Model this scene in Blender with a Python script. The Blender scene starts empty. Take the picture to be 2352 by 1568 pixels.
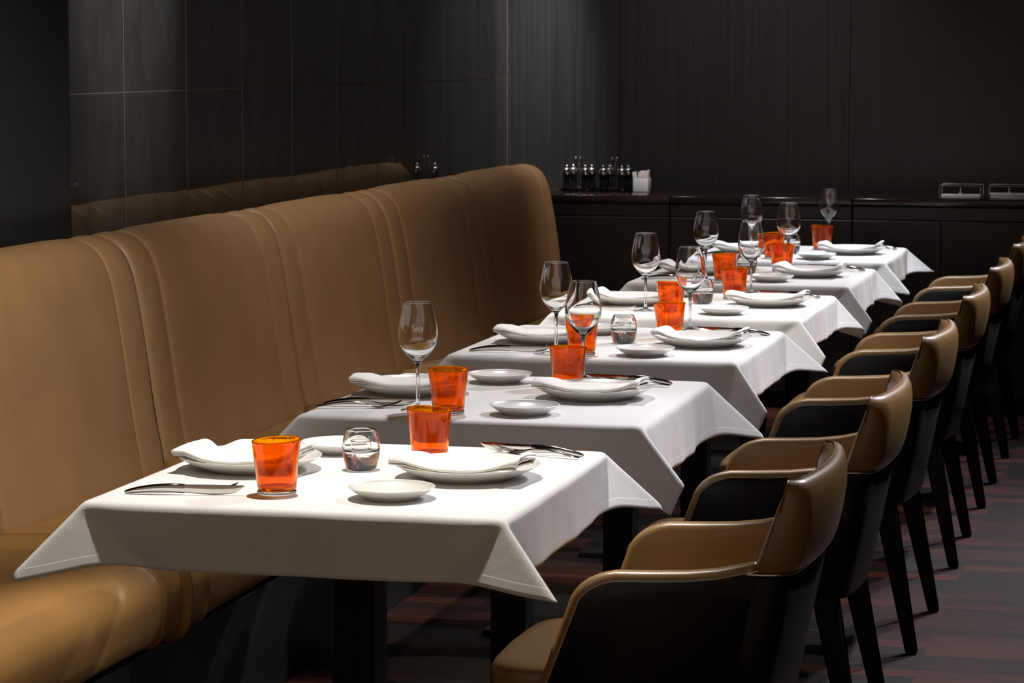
import bpy, bmesh, math, random
import numpy as np
from mathutils import Vector, Matrix, noise
C = bpy.context.scene.collection
PI = math.pi
R = math.radians

# ------------------------------------------------------------------ camera
cam_data = bpy.data.cameras.new('camera')
cam = bpy.data.objects.new('camera', cam_data)
C.objects.link(cam)
bpy.context.scene.camera = cam
cam_data.sensor_width = 36.0
cam_data.lens = 6350.7 * 36.0 / 2352
p_, y_, r_ = R(5.9484), R(13.7633), R(0.0376)
fw = Vector((-math.sin(y_) * math.cos(p_), math.cos(y_) * math.cos(p_), -math.sin(p_)))
rt = Vector((math.cos(y_), math.sin(y_), 0))
up = rt.cross(fw)
rt2 = rt * math.cos(r_) + up * math.sin(r_)
up2 = -rt * math.sin(r_) + up * math.cos(r_)
M = Matrix((rt2, up2, -fw)).transposed().to_4x4()
M.translation = Vector((0, 0, 1.505))
cam.matrix_world = M
cam_data.clip_end = 60
cam_data.dof.use_dof = True
cam_data.dof.focus_distance = 5.7
cam_data.dof.aperture_fstop = 18

# ------------------------------------------------------------------ world, exposure
sc = bpy.context.scene
sc.view_settings.view_transform = 'Standard'
sc.view_settings.look = 'None'
sc.view_settings.gamma = 1
sc.view_settings.use_curve_mapping = False
sc.view_settings.exposure = 1.25
w = bpy.data.worlds.new('world')
sc.world = w
w.use_nodes = True
w.node_tree.nodes['Background'].inputs[0].default_value = (1.0, 0.73, 0.50, 1)
w.node_tree.nodes['Background'].inputs[1].default_value = 0.105

# ------------------------------------------------------------------ lights (ceiling downlights and added fills)
def spot(name, loc, target, power, angle=60, blend=0.6, radius=0.03, col=(1, 0.93, 0.84)):
    l = bpy.data.lights.new(name, 'SPOT')
    l.energy = power; l.spot_size = R(angle); l.spot_blend = blend
    l.shadow_soft_size = radius; l.color = col
    o = bpy.data.objects.new(name, l); C.objects.link(o)
    o.location = loc
    o.rotation_euler = (Vector(target) - Vector(loc)).to_track_quat('-Z', 'Y').to_euler()
    return o
WARM = (1, 0.94, 0.86); NEUT = (1, 0.95, 0.92); COOL = (0.86, 0.9, 1.0); GOLD = (1, 0.85, 0.66)
spot('downlight_first_table', (-1.50, 5.00, 2.9), (-1.48, 4.72, 0.75), 112, 40, 0.5, 0.03, WARM)
spot('downlight_second_table', (-1.70, 6.85, 2.9), (-1.45, 5.95, 0.75), 60, 40, 0.8, 0.03, NEUT)
spot('downlight_third_table', (-1.50, 7.25, 2.9), (-1.45, 7.3, 0.75), 58, 44, 0.7, 0.03, NEUT)
spot('downlight_fourth_table', (-1.40, 7.75, 2.9), (-1.45, 8.25, 0.75), 75, 40, 0.7, 0.03, NEUT)
spot('downlight_fifth_table', (-1.55, 9.30, 2.9), (-1.45, 9.5, 0.75), 34, 44, 0.8, 0.03, NEUT)
spot('downlight_sixth_table', (-1.30, 10.20, 2.9), (-1.4, 10.5, 0.75), 100, 44, 0.7, 0.03, COOL)
# aisle row to the right of the chairs
for k, (yy, pw) in enumerate(((6.9, 110), (8.3, 120), (9.6, 140), (10.8, 130), (11.9, 110))):
    spot('downlight_aisle', (0.25, yy, 2.9), (-0.72, yy - 1.7, 0.7), pw, 46, 0.9, 0.05, (0.95, 0.93, 1.0))
# warm wash on the banquette
spot('downlight_bench_near', (-1.0, 4.4, 2.9), (-2.65, 5.8, 1.02), 112, 42, 1.0, 0.10, WARM)
spot('downlight_bench_seat', (-1.95, 3.9, 2.9), (-2.2, 4.8, 0.4), 5, 40, 1.0, 0.05, GOLD)
spot('downlight_bench_far', (-1.0, 7.0, 2.9), (-2.6, 8.1, 0.8), 42, 58, 1.0, 0.10, WARM)
# fill lamps added for the panelled wall and the banquette's rear
spot('fill_panel_glow', (-1.90, 7.55, 2.9), (-2.99, 7.50, 1.80), 170, 38, 1.0, 0.05, (1.0, 0.97, 0.93))  # added to imitate a soft grey reflection on the panels
for yy in (6.6, 8.6, 10.6):
    spot('fill_bench_rear', (-2.95, yy, 3.0), (-2.83, yy, 0.9), 20, 90, 1.0, 0.05, WARM)  # added to brighten the banquette's rear as mirrored in the panels
# wash on the back wall next to the corner
spot('downlight_back_wall', (-2.74, 11.75, 2.9), (-2.88, 12.19, 1.25), 300, 26, 1.0, 0.06, NEUT)
spot('downlight_counter', (-1.9, 11.0, 2.9), (-2.0, 12.0, 0.9), 60, 80, 1.0, 0.06, NEUT)

# ------------------------------------------------------------------ materials
def mat(name):
    m = bpy.data.materials.new(name); m.use_nodes = True
    return m, m.node_tree.nodes, m.node_tree.links, m.node_tree.nodes['Principled BSDF']
def simple(name, col, rough=0.5, metal=0.0, spec=0.5):
    m, n, l, b = mat(name)
    b.inputs['Base Color'].default_value = (*col, 1)
    b.inputs['Roughness'].default_value = rough
    b.inputs['Metallic'].default_value = metal
    b.inputs['Specular IOR Level'].default_value = spec
    return m
def objcoord(n, l, scale):
    tc = n.new('ShaderNodeTexCoord'); mp = n.new('ShaderNodeMapping')
    mp.inputs['Scale'].default_value = scale
    l.new(tc.outputs['Object'], mp.inputs['Vector'])
    return mp.outputs['Vector']
def bump(n, l, b, src, strength, dist):
    bp = n.new('ShaderNodeBump'); bp.inputs['Strength'].default_value = strength
    bp.inputs['Distance'].default_value = dist
    l.new(src, bp.inputs['Height']); l.new(bp.outputs['Normal'], b.inputs['Normal'])
    return bp
def ramp(n, l, src, a, ca, b_, cb):
    r = n.new('ShaderNodeValToRGB')
    r.color_ramp.elements[0].position = a; r.color_ramp.elements[0].color = (*ca, 1)
    r.color_ramp.elements[1].position = b_; r.color_ramp.elements[1].color = (*cb, 1)
    l.new(src, r.inputs['Fac']); return r.outputs['Color']
def tex_noise(n, l, vec, scale, detail=4, rough=0.5):
    t = n.new('ShaderNodeTexNoise'); t.inputs['Scale'].default_value = scale
    t.inputs['Detail'].default_value = detail; t.inputs['Roughness'].default_value = rough
    l.new(vec, t.inputs['Vector']); return t.outputs['Fac']

def leather(name, col, rough):
    m, n, l, b = mat(name)
    v = objcoord(n, l, (1, 1, 1))
    big = tex_noise(n, l, v, 6, 3)
    c = ramp(n, l, big, 0.3, tuple(x * 0.92 for x in col), 0.7, tuple(min(1, x * 1.06) for x in col))
    l.new(c, b.inputs['Base Color'])
    b.inputs['Roughness'].default_value = rough
    b.inputs['Specular IOR Level'].default_value = 0.5
    vo = n.new('ShaderNodeTexVoronoi'); vo.feature = 'SMOOTH_F1'; vo.inputs['Scale'].default_value = 620
    l.new(v, vo.inputs['Vector'])
    nz = tex_noise(n, l, v, 160, 4)
    ad = n.new('ShaderNodeMath'); ad.operation = 'ADD'
    l.new(vo.outputs['Distance'], ad.inputs[0]); l.new(nz, ad.inputs[1])
    bump(n, l, b, ad.outputs[0], 0.35, 0.0007)
    return m
LEATHER = leather('tan_leather', (0.40, 0.222, 0.098), 0.46)
LEATHER_SEAT = leather('tan_leather_seat', (0.37, 0.195, 0.060), 0.42)
CHAIR_LEATHER = leather('caramel_leather', (0.27, 0.145, 0.040), 0.42)
CHAIR_LEATHER.node_tree.nodes['Principled BSDF'].inputs['Specular IOR Level'].default_value = 0.8
CHAIR_LEATHER.node_tree.nodes['Principled BSDF'].inputs['Coat Weight'].default_value = 0.35
CHAIR_LEATHER.node_tree.nodes['Principled BSDF'].inputs['Coat Roughness'].default_value = 0.30
STITCH = simple('stitch_thread', (0.62, 0.45, 0.28), 0.7)
GAP_SHADE = simple('gap_shade', (0.012, 0.008, 0.006), 0.7)  # near-black colour standing in for shade between banquette sections
PIPING = simple('leather_piping', (0.25, 0.14, 0.06), 0.5)

def veneer(name, c0, c1, rough, vscale=(60, 60, 1.2), bstr=0.3):
    m, n, l, b = mat(name)
    v = objcoord(n, l, vscale)
    g = tex_noise(n, l, v, 3.0, 6, 0.65)
    l.new(ramp(n, l, g, 0.35, c0, 0.75, c1), b.inputs['Base Color'])
    b.inputs['Roughness'].default_value = rough
    bump(n, l, b, g, bstr, 0.0015)
    return m
VENEER = veneer('dark_veneer', (0.004, 0.003, 0.0028), (0.010, 0.008, 0.007), 0.5)
VENEER.node_tree.nodes['Principled BSDF'].inputs['Specular IOR Level'].default_value = 0.25
CAB_VENEER = veneer('cabinet_veneer', (0.007, 0.006, 0.006), (0.014, 0.012, 0.011), 0.38, (30, 30, 0.8), 0.15)
CAB_TOP = simple('counter_top', (0.016, 0.010, 0.009), 0.12)
BLACK = simple('black_lacquer', (0.008, 0.007, 0.007), 0.4)
BLACK_GLOSS = simple('black_gloss', (0.006, 0.006, 0.007), 0.12)
GAP = simple('shadow_gap', (0.003, 0.003, 0.003), 0.9)
STEEL = simple('polished_steel', (0.62, 0.60, 0.57), 0.10, 1.0)
CHROME = simple('chrome', (0.72, 0.69, 0.66), 0.12, 1.0)
TRIM = simple('satin_metal_trim', (0.80, 0.80, 0.82), 0.28, 1.0)
JOINT = simple('panel_joint', (0.17, 0.13, 0.10), 0.4, 0.5)

def porcelain(name, col):
    m, n, l, b = mat(name)
    b.inputs['Base Color'].default_value = (*col, 1)
    b.inputs['Roughness'].default_value = 0.30
    b.inputs['Coat Weight'].default_value = 0.5
    b.inputs['Coat Roughness'].default_value = 0.015
    return m
PORCELAIN = porcelain('white_porcelain', (0.80, 0.785, 0.74))
CERAMIC = porcelain('white_ceramic', (0.75, 0.74, 0.72))

def cloth_mat():
    m, n, l, b = mat('white_linen')
    b.inputs['Base Color'].default_value = (0.83, 0.82, 0.80, 1)
    b.inputs['Roughness'].default_value = 0.85
    b.inputs['Specular IOR Level'].default_value = 0.2
    b.inputs['Sheen Weight'].default_value = 0.15
    uv = n.new('ShaderNodeUVMap'); uv.uv_map = 'hem'
    sp = n.new('ShaderNodeSeparateXYZ'); l.new(uv.outputs['UV'], sp.inputs[0])
    # hem fold: thicker within 22 mm of the edge
    mr = n.new('ShaderNodeMapRange'); mr.inputs['From Min'].default_value = 0.0205
    mr.inputs['From Max'].default_value = 0.0225; mr.inputs['To Min'].default_value = 0.55; mr.inputs['To Max'].default_value = 0
    l.new(sp.outputs['X'], mr.inputs['Value'])
    v = objcoord(n, l, (1, 1, 1))
    w1 = tex_noise(n, l, objcoord(n, l, (900, 60, 60)), 1, 2)
    w2 = tex_noise(n, l, objcoord(n, l, (60, 900, 300)), 1, 2)
    soft = tex_noise(n, l, v, 9, 3)
    a1 = n.new('ShaderNodeMath'); a1.operation = 'ADD'; l.new(w1, a1.inputs[0]); l.new(w2, a1.inputs[1])
    a2 = n.new('ShaderNodeMath'); a2.operation = 'MULTIPLY_ADD'; a2.inputs[1].default_value = 0.12
    l.new(a1.outputs[0], a2.inputs[0]); l.new(mr.outputs['Result'], a2.inputs[2])
    a3 = n.new('ShaderNodeMath'); a3.operation = 'MULTIPLY_ADD'; a3.inputs[1].default_value = 3.0
    l.new(soft, a3.inputs[0]); l.new(a2.outputs[0], a3.inputs[2])
    bump(n, l, b, a3.outputs[0], 0.6, 0.0012)
    tr = n.new('ShaderNodeBsdfTranslucent'); tr.inputs['Color'].default_value = (0.8, 0.78, 0.74, 1)
    mx = n.new('ShaderNodeMixShader'); mx.inputs['Fac'].default_value = 0.10
    out = n['Material Output']
    l.new(b.outputs['BSDF'], mx.inputs[1]); l.new(tr.outputs['BSDF'], mx.inputs[2])
    l.new(mx.outputs['Shader'], out.inputs['Surface'])
    return m
LINEN = cloth_mat()
def napkin_mat():
    m, n, l, b = mat('napkin_linen')
    b.inputs['Base Color'].default_value = (0.86, 0.845, 0.80, 1)
    b.inputs['Roughness'].default_value = 0.85
    b.inputs['Specular IOR Level'].default_value = 0.2
    v = objcoord(n, l, (1, 1, 1))
    bump(n, l, b, tex_noise(n, l, v, 55, 3), 0.5, 0.0015)
    return m
NAPKIN = napkin_mat()

def glass(name, col, wavy=0.0, ior=1.5):
    m, n, l, b = mat(name)
    b.inputs['Base Color'].default_value = (*col, 1)
    b.inputs['Roughness'].default_value = 0.0
    b.inputs['Transmission Weight'].default_value = 1.0
    b.inputs['IOR'].default_value = ior
    if wavy:
        v = objcoord(n, l, (1, 1, 1.6))
        a = tex_noise(n, l, v, 20, 1, 0.4)
        vo = n.new('ShaderNodeTexVoronoi'); vo.inputs['Scale'].default_value = 110
        l.new(v, vo.inputs['Vector'])
        mr = n.new('ShaderNodeMapRange'); mr.inputs['From Min'].default_value = 0.0; mr.inputs['From Max'].default_value = 0.22
        mr.inputs['To Min'].default_value = 0.10; mr.inputs['To Max'].default_value = 0.0
        l.new(vo.outputs['Distance'], mr.inputs['Value'])
        ad = n.new('ShaderNodeMath'); ad.operation = 'ADD'
        l.new(a, ad.inputs[0]); l.new(mr.outputs['Result'], ad.inputs[1])
        bump(n, l, b, ad.outputs[0], 0.5, wavy)
    return m
CLEAR = glass('clear_glass', (1, 1, 1))
THICK = glass('thick_clear_glass', (1.0, 1, 1), 0.0010)
ORANGE = glass('orange_glass', (1.0, 0.34, 0.000), 0.0014, 1.36)
def add_glow(m):
    # bubbly blown glass scatters part of the light that enters it
    n, l = m.node_tree.nodes, m.node_tree.links
    tr = n.new('ShaderNodeBsdfTranslucent'); tr.inputs['Color'].default_value = (1.0, 0.20, 0.002, 1)
    mx = n.new('ShaderNodeMixShader'); mx.inputs['Fac'].default_value = 0.11
    l.new(n['Principled BSDF'].outputs['BSDF'], mx.inputs[1]); l.new(tr.outputs['BSDF'], mx.inputs[2])
    l.new(mx.outputs['Shader'], n['Material Output'].inputs['Surface'])
add_glow(ORANGE)

def floor_mat():
    m, n, l, b = mat('dark_wood_floor')
    v = objcoord(n, l, (1, 1, 1))
    br = n.new('ShaderNodeTexBrick'); br.offset = 0.37; br.squash = 1
    br.inputs['Scale'].default_value = 1.0
    br.inputs['Brick Width'].default_value = 0.62; br.inputs['Row Height'].default_value = 0.085
    br.inputs['Mortar Size'].default_value = 0.0012
    br.inputs['Color1'].default_value = (0.0, 0, 0, 1); br.inputs['Color2'].default_value = (1, 1, 1, 1)
    br.inputs['Mortar'].default_value = (0, 0, 0, 1)
    l.new(v, br.inputs['Vector'])
    g = tex_noise(n, l, objcoord(n, l, (2.0, 16, 1)), 2.2, 6, 0.7)
    ad = n.new('ShaderNodeMath'); ad.operation = 'MULTIPLY_ADD'; ad.inputs[1].default_value = 0.60
    l.new(br.outputs['Color'], ad.inputs[0])
    gm = n.new('ShaderNodeMath'); gm.operation = 'MULTIPLY'; gm.inputs[1].default_value = 1.0
    l.new(g, gm.inputs[0]); l.new(gm.outputs[0], ad.inputs[2])
    cr = n.new('ShaderNodeValToRGB')
    e = cr.color_ramp.elements
    e[0].position = 0.30; e[0].color = (0.011, 0.009, 0.009, 1)
    e[1].position = 1.0; e[1].color = (0.062, 0.018, 0.012, 1)
    x = e.new(0.62); x.color = (0.012, 0.0078, 0.007, 1)
    y = e.new(0.78); y.color = (0.026, 0.0095, 0.0072, 1)
    l.new(ad.outputs[0], cr.inputs['Fac']); l.new(cr.outputs['Color'], b.inputs['Base Color'])
    b.inputs['Roughness'].default_value = 0.55
    b.inputs['Specular IOR Level'].default_value = 0.12
    bump(n, l, b, g, 0.3, 0.002)
    return m
FLOOR = floor_mat()
def panel_mat():
    m, n, l, b = mat('polished_dark_panel')
    v = objcoord(n, l, (1, 1.0, 0.45))
    g = tex_noise(n, l, v, 9, 8, 0.7)
    l.new(ramp(n, l, g, 0.38, (0.034, 0.033, 0.032), 0.70, (0.014, 0.011, 0.010)), b.inputs['Base Color'])
    l.new(ramp(n, l, g, 0.40, (0.34, 0.34, 0.34), 0.75, (0.50, 0.50, 0.50)), b.inputs['Roughness'])
    b.inputs['Metallic'].default_value = 0.3
    b.inputs['Coat Weight'].default_value = 1.0
    b.inputs['Coat Roughness'].default_value = 0.012
    b.inputs['Coat IOR'].default_value = 1.7
    b.inputs['Specular IOR Level'].default_value = 0.5
    return m
PANEL = panel_mat()
BACKWALL = veneer('back_wall_veneer', (0.0085, 0.0083, 0.0090), (0.0165, 0.0158, 0.0168), 0.32, (26, 26, 0.35), 0.6)
VINYL = veneer('textured_dark_vinyl', (0.010, 0.010, 0.013), (0.035, 0.034, 0.042), 0.5, (90, 90, 7), 0.9)
CEIL = simple('ceiling_paint', (0.02, 0.02, 0.02), 0.9)
PLINTH = veneer('black_plinth_wood', (0.004, 0.004, 0.006), (0.014, 0.012, 0.018), 0.5, (140, 14, 140), 0.5)

# ------------------------------------------------------------------ helpers
def mesh_obj(name, bm, m, parent=None, smooth=True, ang=40, mods=None):
    me = bpy.data.meshes.new(name)
    bmesh.ops.recalc_face_normals(bm, faces=bm.faces)
    bm.to_mesh(me); bm.free()
    for mm in (m if isinstance(m, (list, tuple)) else [m]): me.materials.append(mm)
    if smooth:
        me.shade_smooth(); me.set_sharp_from_angle(angle=R(ang))
    o = bpy.data.objects.new(name, me); C.objects.link(o)
    if parent: o.parent = parent
    return o
def thing(name, label, cat, loc=(0, 0, 0), rz=0, group=None):
    o = bpy.data.objects.new(name, None); C.objects.link(o)
    o.empty_display_size = 0.05
    o.location = loc; o.rotation_euler = (0, 0, rz)
    o['label'] = label; o['category'] = cat
    if group: o['group'] = group
    return o
def tag(o, label, cat, group=None):
    o['label'] = label; o['category'] = cat
    if group: o['group'] = group
    return o
def struct(o): o['kind'] = 'structure'; return o
def dup(src, loc, rz, label, group=None, name=None):
    r = src.copy(); C.objects.link(r); r.location = loc; r.rotation_euler = (0, 0, rz)
    r['label'] = label
    if group: r['group'] = group
    for ch in list(src.children):
        c = ch.copy(); C.objects.link(c); c.parent = r
        for g in list(ch.children):
            d = g.copy(); C.objects.link(d); d.parent = c
    return r
def bx(bm, x0, x1, y0, y1, z0, z1, bev=0.0, seg=2):
    b = bmesh.new()
    bmesh.ops.create_cube(b, size=1)
    for v in b.verts:
        v.co = Vector(((x0 + x1) / 2 + v.co.x * (x1 - x0), (y0 + y1) / 2 + v.co.y * (y1 - y0), (z0 + z1) / 2 + v.co.z * (z1 - z0)))
    if bev: bmesh.ops.bevel(b, geom=list(b.edges), offset=bev, segments=seg, profile=0.5, affect='EDGES')
    merge(bm, b)
def merge(bm, b, mtx=None, mi=0):
    vm = {}
    for v in b.verts: vm[v] = bm.verts.new(mtx @ v.co if mtx else v.co)
    for f in b.faces:
        try: nf = bm.faces.new([vm[v] for v in f.verts]); nf.material_index = f.material_index or mi
        except ValueError: pass
    b.free()
def lathe(bm, prof, n=48, cx=0, cy=0, cz=0, close=True):
    """prof: list of (r, z); r==0 ends are poles"""
    rings = []
    for r, z in prof:
        if r < 1e-6: rings.append([bm.verts.new((cx, cy, cz + z))])
        else: rings.append([bm.verts.new((cx + r * math.cos(2 * PI * k / n), cy + r * math.sin(2 * PI * k / n), cz + z)) for k in range(n)])
    for a, b in zip(rings, rings[1:]):
        for k in range(n):
            k2 = (k + 1) % n
            if len(a) == 1 and len(b) == 1: continue
            if len(a) == 1: bm.faces.new((a[0], b[k], b[k2]))
            elif len(b) == 1: bm.faces.new((a[k], b[0], a[k2]))
            else: bm.faces.new((a[k], b[k], b[k2], a[k2]))
def smooth_prof(pts, it=2):
    """Chaikin corner cutting, ends kept"""
    for _ in range(it):
        q = [pts[0]]
        for a, b in zip(pts, pts[1:]):
            q.append(tuple(a[i] * .75 + b[i] * .25 for i in range(len(a))))
            q.append(tuple(a[i] * .25 + b[i] * .75 for i in range(len(a))))
        q.append(pts[-1]); pts = q
    return pts
def loft(bm, rings, caps=True, closed=True):
    vs = [[bm.verts.new(p) for p in r] for r in rings]
    n = len(vs[0])
    for a, b in zip(vs, vs[1:]):
        for k in range(n if closed else n - 1):
            bm.faces.new((a[k], a[(k + 1) % n], b[(k + 1) % n], b[k]))
    if caps and closed:
        bm.faces.new(list(reversed(vs[0]))); bm.faces.new(vs[-1])
def tube(bm, pts, r, n=10, closed=False):
    pts = [Vector(p) for p in pts]; rings = []
    N = len(pts); prev = None
    for i, p in enumerate(pts):
        t = (pts[(i + 1) % N] - pts[i - 1]) if closed else (pts[min(i + 1, N - 1)] - pts[max(i - 1, 0)])
        t.normalize()
        if prev is None:
            a = Vector((0, 0, 1)) if abs(t.z) < 0.9 else Vector((1, 0, 0))
            u = t.cross(a).normalized()
        else: u = (prev - t * prev.dot(t)).normalized()
        prev = u; v = t.cross(u)
        rr = r[i] if isinstance(r, (list, tuple)) else r
        rings.append([p + (u * math.cos(2 * PI * k / n) + v * math.sin(2 * PI * k / n)) * rr for k in range(n)])
    if closed: rings.append(rings[0])
    loft(bm, rings, caps=not closed)
def sphere(bm, c, r, n=16):
    lathe(bm, [(0, -r)] + [(r * math.cos(a), r * math.sin(a)) for a in [(-PI / 2 + PI * k / (n // 2)) for k in range(1, n // 2)]] + [(0, r)], n, *c)

# ------------------------------------------------------------------ room shell
XW, YB = -2.99, 12.19
def build_room():
    bm = bmesh.new(); bx(bm, -3.3, 3.0, 1.5, 12.5, -0.06, 0); struct(mesh_obj('floor', bm, FLOOR, smooth=False))
    bm = bmesh.new(); bx(bm, -3.3, 3.0, 1.5, 12.5, 3.1, 3.2); struct(mesh_obj('ceiling', bm, CEIL, smooth=False))
    # left wall: backing plus polished panels with open joints
    bm = bmesh.new(); bx(bm, XW - 0.12, XW - 0.010, 1.5, YB, 0, 3.1)
    wl = struct(mesh_obj('wall_left', bm, GAP, smooth=False))
    ys = [6.99 + 0.5125 * k for k in range(-4, 11)] + [YB]
    zs = [0.0, 0.35, 1.392, 2.43, 3.1]
    bm = bmesh.new()
    for a, b in zip(ys, ys[1:]):
        for c, d in zip(zs, zs[1:]):
            bx(bm, XW - 0.010, XW, a + 0.0021, b - 0.0021, c + 0.0012, d - 0.0012, 0.0008, 1)
    mesh_obj('wall_panel', bm, PANEL, wl, smooth=False)
    bm = bmesh.new()
    for a in ys[1:-1]: bx(bm, XW - 0.009, XW + 0.0012, a - 0.0019, a + 0.0019, 0, 3.1)
    for c in zs[1:-1]: bx(bm, XW - 0.009, XW + 0.0002, ys[0], ys[-1], c - 0.0009, c + 0.0009)
    mesh_obj('joint_inlay', bm, JOINT, wl, smooth=False)
    # back wall
    bm = bmesh.new(); bx(bm, -3.3, 3.0, YB + 0.012, YB + 0.12, 0, 3.1)
    wb = struct(mesh_obj('wall_back', bm, GAP, smooth=False))
    bm = bmesh.new()
    xs = [-3.02, -2.49, -1.46, -0.43, 0.60, 1.63, 3.0]
    for a, b in zip(xs, xs[1:]): bx(bm, a + 0.001, b - 0.001, YB, YB + 0.012, 0, 3.1, 0.0008, 1)
    mesh_obj('wall_panel', bm, BACKWALL, wb, smooth=False)
    bm = bmesh.new(); bx(bm, 3.0, 3.1, 1.5, 12.5, 0, 3.1); struct(mesh_obj('wall_right', bm, BACKWALL, smooth=False))
    # textured pier in front of the panels at the left
    bm = bmesh.new(); bx(bm, XW, -2.86, 3.2, 6.80, 0, 3.1, 0.004, 1)
    struct(mesh_obj('trim_1', bm, VINYL, smooth=False))
build_room()

# ------------------------------------------------------------------ counter
def build_counter():
    # counter units: x-extents, seams in view at x about -2.17, -1.39
    xs = [-2.66, -2.155, -1.375, -0.60, 0.18, 0.96]
    xs[0] = -2.985
    Yf, Yb = 11.625, 12.185
    names = ['black cabinet beside the banquette end, its top holding the mill trays',
             'black cabinet behind the farthest table, second from the corner',
             'black two-door cabinet under the chrome napkin rests',
             'black cabinet at the right edge of the counter row', 'black cabinet past the right edge of the counter row']
    for i, (a, b) in enumerate(zip(xs, xs[1:])):
        if i > 3: break
        t = thing('sideboard_cabinet', names[i], 'cabinet', ((a + b) / 2, (Yf + Yb) / 2, 0), 0, 'black cabinets along the back wall')
        h = (b - a) / 2; f = Yf - (Yf + Yb) / 2
        bm = bmesh.new(); bx(bm, -h + .002, h - .002, f + 0.02, -f, 0.07, 0.868, 0.002, 1)
        mesh_obj('body', bm, GAP, t, smooth=False)
        bm = bmesh.new(); bx(bm, -h + .01, h - .01, f + 0.06, -f - 0.02, 0.0, 0.07)
        mesh_obj('plinth', bm, BLACK, t, smooth=False)
        bm = bmesh.new(); bx(bm, -h + .001, h - .001, f - 0.004, -f, 0.868, 0.9, 0.004, 3)
        mesh_obj('worktop', bm, CAB_TOP, t)
        bm = bmesh.new(); bx(bm, -h + .003, h - .003, f, f + 0.02, 0.812, 0.866, 0.0012, 1)
        mesh_obj('fascia', bm, CAB_VENEER, t, smooth=False)
        if i == 0: doors = [(-h + .003, h - .003)]
        elif i == 1: doors = [(-h + .003, h - .003)]
        else: doors = [(-h + .003, -h + 0.37), (-h + 0.373, h - .003)]
        for d0, d1 in doors:
            bm = bmesh.new(); bx(bm, d0, d1, f, f + 0.02, 0.075, 0.807, 0.0012, 1)
            mesh_obj('door', bm, CAB_VENEER, t, smooth=False)
build_counter()

# ------------------------------------------------------------------ things on the counter
def make_mill():
    t = thing('pepper_mill', '', 'pepper mill')
    bm = bmesh.new()
    lathe(bm, [(0, 0)] + smooth_prof([(0.0175, 0), (0.019, 0.004), (0.0185, 0.014), (0.0135, 0.032), (0.0125, 0.040), (0.0165, 0.054), (0.0185, 0.062), (0.0180, 0.066)]) + [(0, 0.066)], 32)
    mesh_obj('mill_body', bm, BLACK_GLOSS, t)
    bm = bmesh.new()
    lathe(bm, [(0, 0.0665)] + smooth_prof([(0.0185, 0.0665), (0.0188, 0.074), (0.018, 0.086), (0.013, 0.0925), (0.006, 0.094)]) + [(0, 0.094)], 32)
    mesh_obj('mill_cap', bm, CHROME, t)
    bm = bmesh.new(); sphere(bm, (0, 0, 0.1005), 0.0072)
    mesh_obj('knob', bm, CHROME, t)
    return t
def make_caddy():
    t = thing('condiment_caddy', '', 'condiment holder')
    bm = bmesh.new()
    lathe(bm, [(0, 0), (0.03, 0), (0.032, 0.002), (0.03, 0.004), (0, 0.005)], 32)
    mesh_obj('base', bm, CHROME, t)
    for s in (-1, 1):
        bm = bmesh.new()
        pts = [(s * 0.010 - 0.0052, 0.0, 0.004)]
        pts += [(s * 0.010 - 0.0052, 0, 0.127)]
        pts += [(s * 0.010 - 0.0052 * math.cos(a), 0, 0.127 + 0.006 * math.sin(a)) for a in [PI * k / 8 for k in range(1, 8)]]
        pts += [(s * 0.010 + 0.0052, 0, 0.127), (s * 0.010 + 0.0052, 0, 0.004)]
        tube(bm, pts, 0.0021, 8)
        h = mesh_obj('handle', bm, CHROME, t)
        bm = bmesh.new(); sphere(bm, (s * 0.010, 0, 0.1375), 0.0048)
        mesh_obj('knob', bm, CHROME, h)
    return t
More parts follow.
